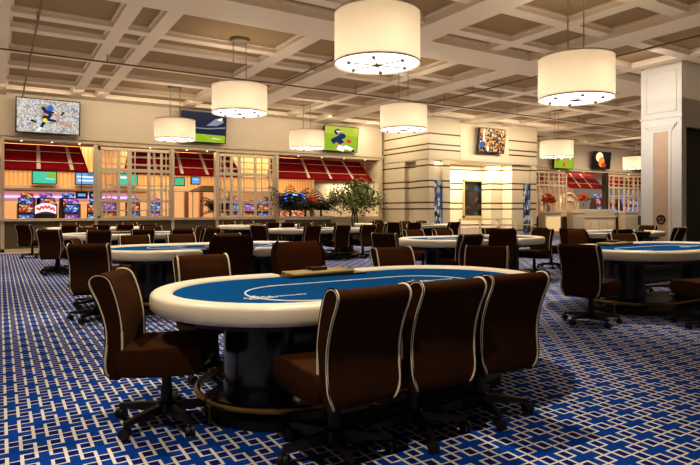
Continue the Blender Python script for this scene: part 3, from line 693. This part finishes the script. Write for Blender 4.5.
# ------------------------------------------------------------------ poker tables
def make_table(name, L, Wd, label, simple=False):
    t = thing(name, label, 'poker table', (0, 0, 0), 0, 'oval poker tables')
    T, rw, rh = .760, .135, .120
    r = Wd / 2 - rw / 2; h = L / 2 - Wd / 2
    gap = .38
    # centre line of the padded rail, from one side of the dealer gap round to the other
    path = [(-gap - .0, r)]
    n = 22
    path += [(-gap - (h - gap) * i / 4, r) for i in range(1, 4)]
    for i in range(n + 1): a = pi / 2 + pi * i / n; path.append((-h + r * cos(a), r * sin(a)))
    path += [(-h + 2 * h * i / 8, -r) for i in range(1, 8)]
    for i in range(n + 1): a = -pi / 2 + pi * i / n; path.append((h + r * cos(a), r * sin(a)))
    path += [(h - (h - gap) * i / 4, r) for i in range(1, 4)] + [(gap, r)]
    prof = []
    for i in range(20):
        a = 2 * pi * i / 20; ca, sa = cos(a), sin(a)
        prof.append((math.copysign(abs(ca) ** .62, ca) * rw / 2, T - rh / 2 + math.copysign(abs(sa) ** .62, sa) * rh / 2))
    P = [Vector((x, y, 0)) for x, y in path]
    def frames():
        out = []
        for i, p in enumerate(P):
            tg = (P[min(i + 1, len(P) - 1)] - P[max(i - 1, 0)]).normalized()
            out.append((p, tg, Vector((tg.y, -tg.x, 0))))
        return out
    fr = frames(); rings = []
    def ring(p, nrm, s): return [p + nrm * (q * s) + Vector((0, 0, (T - rh / 2) + (z - (T - rh / 2)) * s)) for q, z in prof]
    p0, t0, n0 = fr[0]
    for s, d in ((.25, -.075), (.6, -.062), (.85, -.04)): rings.append(ring(p0 + t0 * d, n0, s))
    for p, tg, nr in fr: rings.append(ring(p, nr, 1))
    p1, t1, n1 = fr[-1]
    for s, d in ((.85, .04), (.6, .062), (.25, .075)): rings.append(ring(p1 + t1 * d, n1, s))
    MB().rings(rings).build('padded_rail', 'rail', t, ang=60)
    f = MB().prism(stadium(L - rw, Wd - rw * .9), .690, .735).build('felt_top', 'felt', t)
    # printed betting line, logo squiggles
    b = MB(); q = stadium(L - 1.16, Wd - .80, 16); b.tube([(x - .08, y - .17, .7345) for x, y in q], .0065, 6, True); b.build('betting_line', 'felt_line', f)
    if not simple:
        for cx, cy in ((-.82, -.26), (.42, -.14)):
            b = MB(); w = []
            for i in range(30):
                u = i / 29; w.append((cx - .14 + .17 * u, cy + .034 * sin(u * 30) * (1 - .4 * u) + .05 * math.exp(-((u - .45) / .12) ** 2), .7375))
            b.tube(w, .0042, 5)
            b.tube([(cx - .12, cy - .03, .7375), (cx - .03, cy - .045, .7375), (cx + .05, cy - .02, .7375)], .004, 5)
            for i in range(9): b.box(cx + .05 + i * .022, cx + .064 + i * .022, cy - .008, cy + .014, .735, .7385)
            b.build('printed_logo', 'felt_line', f, smooth=False)
    # dealer position
    g = MB().box(-gap + .05, gap - .05, Wd / 2 - .275, Wd / 2 - .05, .735, .750).build('chip_tray', 'blackgloss', t, bevel=.004)
    for i in range(5):
        y = Wd / 2 - .255 + i * .046
        q = MB(); q.tube([(-.30, y, .756), (.14 if i % 2 else .22, y, .766)], .015, 8); q.build('chip_row', 'oldgold', g)
    MB().box(-.10, .02, Wd / 2 - .20, Wd / 2 - .07, .755, .80).build('lid', 'blackgloss', g, bevel=.003)
    # body
    MB().prism(stadium(L - .24, Wd - .24), .60, .69).build('apron', 'blackgloss', t)
    px = L / 2 - .63
    for sx in (-1, 1):
        b = MB(); b.lathe([(.24, .02), (.24, .06), (.205, .08), (.205, .60), (.26, .64)], (sx * px, 0, 0), 32, 1, 1.25); b.build('pedestal', 'blackgloss', t)
    MB().box(-px, px, -.10, .10, .30, .60).build('cross_beam', 'blackgloss', t, bevel=.01)
    MB().prism(stadium(L - .62, .98), 0, .055).build('plinth', 'caster', t)
    b = MB(); q = stadium(L - .54, 1.04, 14); b.tube([(x, y, .135) for x, y in q], .02, 8, True); fr = b.build('foot_rail', 'brass', t)
    if not simple:
        for x, y in ((-L / 2 + .80, -.52), (L / 2 - .80, -.52), (-L / 2 + .80, .52), (L / 2 - .80, .52), (-L / 2 + .285, -.12), (L / 2 - .285, .12)):
            b = MB(); b.tube([(x, y, 0), (x, y, .13)], .008, 6); b.lathe([(.027, .112), (.029, .135), (.027, .158)], (x, y, 0), 10); b.build('foot_rail_post', 'brass', fr)
    return t
big = make_table('poker_table', 2.80, 1.50, 'front oval poker table, blue felt, cream rail, three chairs backing onto it')
tables = [(2.12, 3.26, 0, None),
          (2.32, 7.22, pi, 'oval poker table straight behind the front one, open dealer side facing us'),
          (7.2, 4.15, 0, 'oval poker table at the right, just before the white pillar'),
          (6.85, 7.15, pi, 'oval poker table in the middle, before the striped cashier block'),
          (7.05, 12.95, 0, 'far oval poker table in front of the palms and ficus tree'),
          (2.35, 16.75, 0, 'farthest oval poker table along the low taupe wall'),
          (7.1, 16.9, 0, 'farthest oval poker table below the second lattice screen')]
for i, (x, y, rz, l) in enumerate(tables):
    o = big if i == 0 else copy_tree(big)
    o.location = (x, y, 0); o.rotation_euler.z = rz
    if l: o['label'] = l
    else: proto_front = o
proto_front.scale.z = .965   # the front table sits a touch lower
small = make_table('poker_table', 2.62, 1.40, 'x', True)
stab = [(2.25, 12.2, 0, 'third oval poker table back along the side aisle, under the small lamp'), (11.45, 7.6, pi, 'oval poker table between the pillar and the right dealer chair')]
for i, (x, y, rz, l) in enumerate(stab):
    o = small if i == 0 else copy_tree(small)
    o.location = (x, y, 0); o.rotation_euler.z = rz; o['label'] = l
short = make_table('poker_table', 1.90, 1.20, 'x', True)
ss = [(12.3, 14.75, 0, 'short poker table at the corner of the striped cashier block'), (11.9, 17.35, 0, 'short poker table between the ficus tree and the striped block')]
for i, (x, y, rz, l) in enumerate(ss):
    o = short if i == 0 else copy_tree(short)
    o.location = (x, y, 0); o.rotation_euler.z = rz; o['label'] = l

# ------------------------------------------------------------------ chairs (facing local +X)
BACK = [(-.205, .310), (-.240, .302), (-.272, .33), (-.272, .40), (-.263, .48), (-.264, .56), (-.280, .64), (-.310, .72), (-.342, .785), (-.353, .825), (-.332, .852), (-.292, .855),
        (-.254, .834), (-.226, .77), (-.203, .69), (-.187, .60), (-.182, .50), (-.186, .40)]
def slab(prof, hw_fn, bulge=.012):
    """upholstered slab: side profile swept across the width with soft edges"""
    P = catmull(prof, 3, True); b = MB()
    cx = sum(p[0] for p in P) / len(P); rings = []
    us = [(-1, .80), (-.985, .93), (-.95, 1.0), (-.5, 1), (0, 1), (.5, 1), (.95, 1.0), (.985, .93), (1, .80)]
    ctr = []
    for p in P:
        ctr.append(p)
    for u, s in us:
        ring = []
        for i, p in enumerate(P):
            n = P[i - 1] - P[(i + 1) % len(P)]; n = Vector((-n[1], n[0])).normalized() if n.length > 1e-7 else Vector((0, 0))
            q = p + n * ((1 - s) * -.05) if s < 1 else p
            off = -bulge * (1 - u * u) if p[0] < -.23 else 0
            ring.append((q[0] + off, u * hw_fn(p[1]), q[1]))
        rings.append(ring)
    return b.rings(rings)
def base_parts(t, seat_z):
    MB().lathe([(.032, .09), (.032, seat_z - .12), (.026, seat_z - .12), (.026, seat_z)], seg=14).build('gas_column', 'blackplastic', t)
    hub = MB().lathe([(.045, .055), (.06, .07), (.055, .115), (.036, .13)], seg=16).build('hub', 'blackplastic', t)
    for i in range(5):
        a = 2 * pi * i / 5 + .35; ca, sa = cos(a), sin(a)
        b = MB(); rs = []
        for d, w, z0, z1 in ((.03, .030, .065, .115), (.15, .024, .066, .106), (.27, .017, .068, .092), (.29, .014, .07, .09)):
            rs.append([(d * ca - s * w * sa, d * sa + s * w * ca, z) for s, z in ((-1, z0), (1, z0), (.7, z1), (-.7, z1))])
        b.rings(rs); lg = b.build('leg', 'blackplastic', t)
        b = MB(); cx, cy = .285 * ca, .285 * sa; an = a + .7 * i
        for s in (-.014, .014):
            ox, oy = -sin(an) * s, cos(an) * s
            b.rings([[(cx + ox + dd * -sin(an) + .029 * cos(q) * cos(an), cy + oy + dd * cos(an) + .029 * cos(q) * sin(an), .03 + .029 * sin(q)) for q in [2 * pi * k / 14 for k in range(14)]] for dd in (-.010, .010)])
        b.tube([(cx, cy, .03), (cx, cy, .072)], .008, 6)
        b.build('caster', 'caster', lg)
def make_chair():
    t = thing('poker_chair', 'x', 'chair', (0, 0, 0))
    hw = lambda z: .207 * (1 - .22 * max(0, (.42 - z) / .12) ** 2 - .03 * max(0, (z - .80) / .08))
    bk = slab(BACK, hw).build('backrest', 'velvet', t, ang=50)
    for sg in (-1, 1):
        P = catmull(BACK, 3, True)
        k = [p for p in P]
        q = [(p[0], sg * (hw(p[1]) - .005), p[1]) for p in k[5:-1]]
        o = MB().tube(q, .0072, 6).build('piping', 'piping', bk); o['label'] = 'cream piping'
    seat = [(-.20, .33), (-.05, .315), (.18, .325), (.235, .36), (.24, .42), (.215, .462), (.10, .478), (-.08, .468), (-.20, .455)]
    slab(seat, lambda z: .225, 0).build('seat', 'velvet', t, ang=50)
    base_parts(t, .33)
    return t
DB = [(-.19, .36), (-.225, .345), (-.255, .38), (-.262, .48), (-.264, .58), (-.270, .68), (-.285, .80), (-.305, .89), (-.295, .925), (-.265, .93), (-.235, .905), (-.21, .80), (-.195, .68), (-.185, .56), (-.178, .45)]
def make_dealer():
    t = thing('dealer_chair', 'x', 'chair', (0, 0, 0))
    def hw(z):
        w = .19 + .05 * min(1, max(0, (z - .36) / .35))
        if z > .83: w *= 1 - .22 * ((z - .83) / .10) ** 2
        return w
    slab(DB, hw).build('backrest', 'dealer_velvet', t, ang=50)
    seat = [(-.20, .39), (-.05, .38), (.18, .39), (.23, .42), (.23, .46), (.205, .49), (.10, .505), (-.08, .50), (-.20, .49)]
    slab(seat, lambda z: .23, 0).build('seat', 'dealer_velvet', t, ang=50)
    base_parts(t, .39)
    return t
PRE = 'brown chair with cream piping, '
D = rad
chairs = [  # x, y, facing in degrees, label
 # front table
 (.81, 3.31, -27, PRE + 'front table, at its end next to the aisle'),
 (1.42, 2.46, 92, PRE + 'front table, first of the three seen from behind'),
 (1.92, 2.47, 89, PRE + 'front table, middle of the three seen from behind'),
 (2.44, 2.50, 86, PRE + 'front table, last of the three seen from behind'),
 (1.36, 4.12, -88, PRE + 'far side of the front table near the aisle end'),
 (3.16, 4.10, -92, PRE + 'far side of the front table, next beyond its chip tray'),
 (3.86, 3.90, 218, PRE + 'far side of the front table at its far end'),
 # second table
 (.93, 6.86, 65, PRE + 'back to us by the aisle end of the second table'),
 (1.06, 7.80, -20, PRE + 'seen edge on past the aisle end of the second table'),
 (1.64, 8.25, -90, PRE + 'far side of the second table, nearest the aisle'),
 (2.30, 8.25, -90, PRE + 'far side of the second table, middle one'),
 (3.02, 8.25, -90, PRE + 'far side of the second table, behind its dealer chair'),
 # right table
 (5.40, 3.85, 13, PRE + 'back to us at the near end of the pillar table'),
 (6.30, 3.14, 84, PRE + 'cut by the photo edge at the table by the pillar'),
 (7.98, 4.98, 245, PRE + 'facing us across the table by the pillar'),
 # middle table
 (5.43, 7.54, 32, PRE + 'near end of the middle table, behind the front table'),
 (5.95, 6.55, 90, PRE + 'near side of the middle table, back to us'),
 (6.50, 8.05, -90, PRE + 'far side of the middle table, first from its near end'),
 (7.20, 8.05, -90, PRE + 'far side of the middle table, second from its near end'),
 (8.40, 8.00, -100, PRE + 'far corner of the middle table before the cream queue rail'),
 (8.55, 7.30, 190, PRE + 'side on at the far end of the middle table'),
 # pillar table
 (9.85, 7.38, 20, PRE + 'first of two at the lobby end of the pillar table'),
 (9.92, 8.02, -12, PRE + 'second of two at the lobby end of the pillar table'),
 (9.97, 6.70, 82, PRE + 'back to us, near side of the table beside the pillar'),
 (12.10, 6.84, 96, PRE + 'back to us, right under the pillar emblem'),
 (12.88, 7.85, 182, PRE + 'against the white pillar base, far end of its table'),
 # third aisle table
 (.93, 12.15, 60, PRE + 'back to us by the aisle end of the third table'),
 (1.0, 12.75, -18, PRE + 'edge on past the aisle end of the third table'),
 (1.53, 11.42, 90, PRE + 'near side of the third aisle table, first from the aisle'),
 (2.29, 11.42, 90, PRE + 'near side of the third aisle table, second from the aisle'),
 (3.02, 11.42, 90, PRE + 'near side of the third aisle table, third from the aisle'),
 (3.52, 11.50, 112, PRE + 'angled at the far corner of the third aisle table'),
 (3.66, 12.62, 200, PRE + 'far end of the third aisle table below the second awning'),
 (1.60, 13.06, -90, PRE + 'far side of the third aisle table, toward the aisle'),
 (2.95, 13.06, -90, PRE + 'far side of the third aisle table, away from the aisle'),
 # farthest aisle table
 (.72, 16.75, 48, PRE + 'farthest along the aisle, beside the low taupe wall'),
 (1.50, 15.98, 90, PRE + 'near side of the farthest aisle table, first from aisle'),
 (2.20, 15.98, 90, PRE + 'near side of the farthest aisle table, second from aisle'),
 (2.78, 15.98, 90, PRE + 'near side of the farthest aisle table, third from aisle'),
 (3.35, 15.98, 90, PRE + 'near side of the farthest aisle table, fourth from aisle'),
 (1.65, 17.55, -90, PRE + 'behind the farthest aisle table, nearer the aisle'),
 (3.30, 17.55, -90, PRE + 'behind the farthest aisle table, nearer the lattice'),
 # palm table
 (5.45, 12.82, 42, PRE + 'lobby end of the far table in front of the palms'),
 (6.30, 12.22, 90, PRE + 'near side of the far palm table, first of three'),
 (7.12, 12.22, 90, PRE + 'near side of the far palm table, middle of three'),
 (7.95, 12.30, 86, PRE + 'near side of the far palm table, last of three'),
 (7.20, 13.80, -90, PRE + 'far side of the palm table, below the planter'),
 (8.02, 13.80, -90, PRE + 'far side of the palm table, below the ficus tree'),
 (8.72, 12.98, 180, PRE + 'end of the far palm table toward the striped block'),
 # lattice table
 (7.00, 16.12, 90, PRE + 'near side of the lattice table, toward the lattice'),
 (7.56, 16.12, 80, PRE + 'near side of the lattice table, middle one'),
 (8.15, 16.12, 90, PRE + 'near side of the lattice table, toward the palms'),
 (6.40, 17.72, -90, PRE + 'far side of the lattice table, under the lattice'),
 (7.05, 17.72, -90, PRE + 'far side of the lattice table, before the planter'),
 # short tables
 (10.55, 14.42, 40, PRE + 'first of two at the short corner table end'),
 (10.84, 13.93, 60, PRE + 'second of two at the short corner table end'),
 (12.20, 13.88, 90, PRE + 'near side of the short corner table, back to us'),
 (12.05, 15.62, -90, PRE + 'far side of the short corner table, away from the block'),
 (12.78, 15.62, -90, PRE + 'far side of the short corner table, against the block'),
 (11.20, 16.62, 90, PRE + 'near side of the short table between ficus and striped block'),
 (12.62, 18.12, -90, PRE + 'far side of the short table between ficus and striped block'),
]
pc = make_chair()
for i, (x, y, a, l) in enumerate(chairs):
    o = pc if i == 0 else copy_tree(pc)
    o.location = (x, y, 0); o.rotation_euler.z = D(a); o['label'] = l; o['group'] = 'brown piped poker chairs'
dealers = [(2.24, 4.26, -90, 'brown dealer chair without piping behind the front table chip tray'),
           (2.22, 6.38, 88, 'russet dealer chair without piping, back to us, before the second table'),
           (7.1, 5.06, -90, 'tan brown dealer chair without piping behind the table by the pillar'),
           (6.62, 6.50, 88, 'brown dealer chair without piping before the middle table')]
dc = make_dealer()
for i, (x, y, a, l) in enumerate(dealers):
    o = dc if i == 0 else copy_tree(dc)
    o.location = (x, y, 0); o.rotation_euler.z = D(a); o['label'] = l; o['group'] = 'dealer chairs without piping'

# ------------------------------------------------------------------ light
def area(name, loc, sx, sy, power, col=(1, .86, .68), rot=(0, 0, 0), spread=180):
    l = bpy.data.lights.new(name, 'AREA'); l.shape = 'RECTANGLE'; l.size = sx; l.size_y = sy; l.energy = power; l.color = col; l.spread = rad(spread)
    o = bpy.data.objects.new(name, l); COL.objects.link(o); o.location = loc; o.rotation_euler = rot; return o
def spot(name, loc, power, ang=70, col=(1, .86, .66), rot=(0, 0, 0), blend=.6, rad_=.08):
    l = bpy.data.lights.new(name, 'SPOT'); l.energy = power; l.spot_size = rad(ang); l.spot_blend = blend; l.color = col; l.shadow_soft_size = rad_
    o = bpy.data.objects.new(name, l); COL.objects.link(o); o.location = loc; o.rotation_euler = rot; return o
for (x, y, rz, l) in tables + stab + ss:
    spot('table_downlight', (x, y, 4.5), 330, 62)
for x, y, p in ((.2, .9, 300), (-.5, 5, 330), (0.2, 9.5, 330), (-.2, 14, 330), (4.6, 9.2, 330), (4.6, 14.6, 330), (9.5, 10.2, 330), (9.8, 16, 300), (15, 12, 330), (4.7, 1.6, 45), (5.0, 4.6, 60), (1.2, 17.4, 170)):  # the last spot is added to brighten the pale stone border
    spot('aisle_downlight', (x, y, 4.5), p, 80)
area('added_ceiling_fill', (11, 9.5, 3.82), 30, 17, 360, (1, .80, .58), (pi, 0, 0))  # added fill aimed upward, standing in for light thrown up by the pendants
area('block_wash', (16.4, 14.4, 4.2), 6, .6, 120, (1, .85, .62), (rad(38), 0, 0))
area('block_wash_side', (12.0, 17.6, 4.5), .6, 2.8, 44, (1, .85, .62), (0, rad(-35), 0))
area('cashier_recess', (16.2, 16.95, 3.05), 3.4, .7, 110, (1, .85, .6))
area('cashier_corner', (13.9, 16.6, 3.05), .35, .4, 7, (1, .85, .6))
for x, ww, pw in ((5.5, 14.5, 100), (28, 16, 34)): area('wall_wash', (x, W - 1.6, 4.5), ww, .4, pw, (1, .84, .62), (rad(48), 0, 0))
for x, ww, pw in ((5.5, 15, 26), (28, 14, 12)): area('soffit_wash', (x, W + .1, 3.22), ww, .2, pw, (1, .82, .58))
for x in (1.5, 5.5, 10, 25, 32): area('casino_light', (x, W + 3.2, 3.6), 3, 2.5, 110, (1, .76, .48))
for x in (1.5, 8, 28): area('casino_light_far', (x, W + 9, 3.6), 5, 4, 160, (1, .70, .42))
area('alcove_light', (12.2, W + .9, 2.36), 1.6, .3, 22, (1, .84, .6))
area('added_lobby_fill', (27, W - 2.2, 4.4), 7, 1, 120, (1, .84, .62))  # added to brighten the dark reception area
area('inner_room', (7.4, W + 6.8, 3.0), 2.6, .6, 60, (1, .78, .5))
area('added_booth_fill', (28.5, W + 1.3, 3.6), 8, .6, 120, (1, .8, .55))  # added in front of the booth, which is dark without it
area('pillar_wash', (11.6, 7.5, 4.4), .5, 1.2, 15, (1, .9, .78), (0, rad(-50), 0))
area('pillar_fill', (10.9, 7.9, 3.6), .6, 1.2, 9, (1, .92, .82), (0, rad(-72), 0), 90)  # added fill to lift the lower part of the pillar
w = bpy.data.worlds.new('world'); S.world = w; w.use_nodes = True
w.node_tree.nodes['Background'].inputs[0].default_value = (1.0, .82, .62, 1); w.node_tree.nodes['Background'].inputs[1].default_value = .15
S.view_settings.view_transform = 'Standard'
S.view_settings.look = 'Medium High Contrast'
S.view_settings.exposure = 0.35
S.cycles.use_denoising = True
S.cycles.max_bounces = 6; S.cycles.diffuse_bounces = 3; S.cycles.glossy_bounces = 3
S.cycles.sample_clamp_indirect = 4
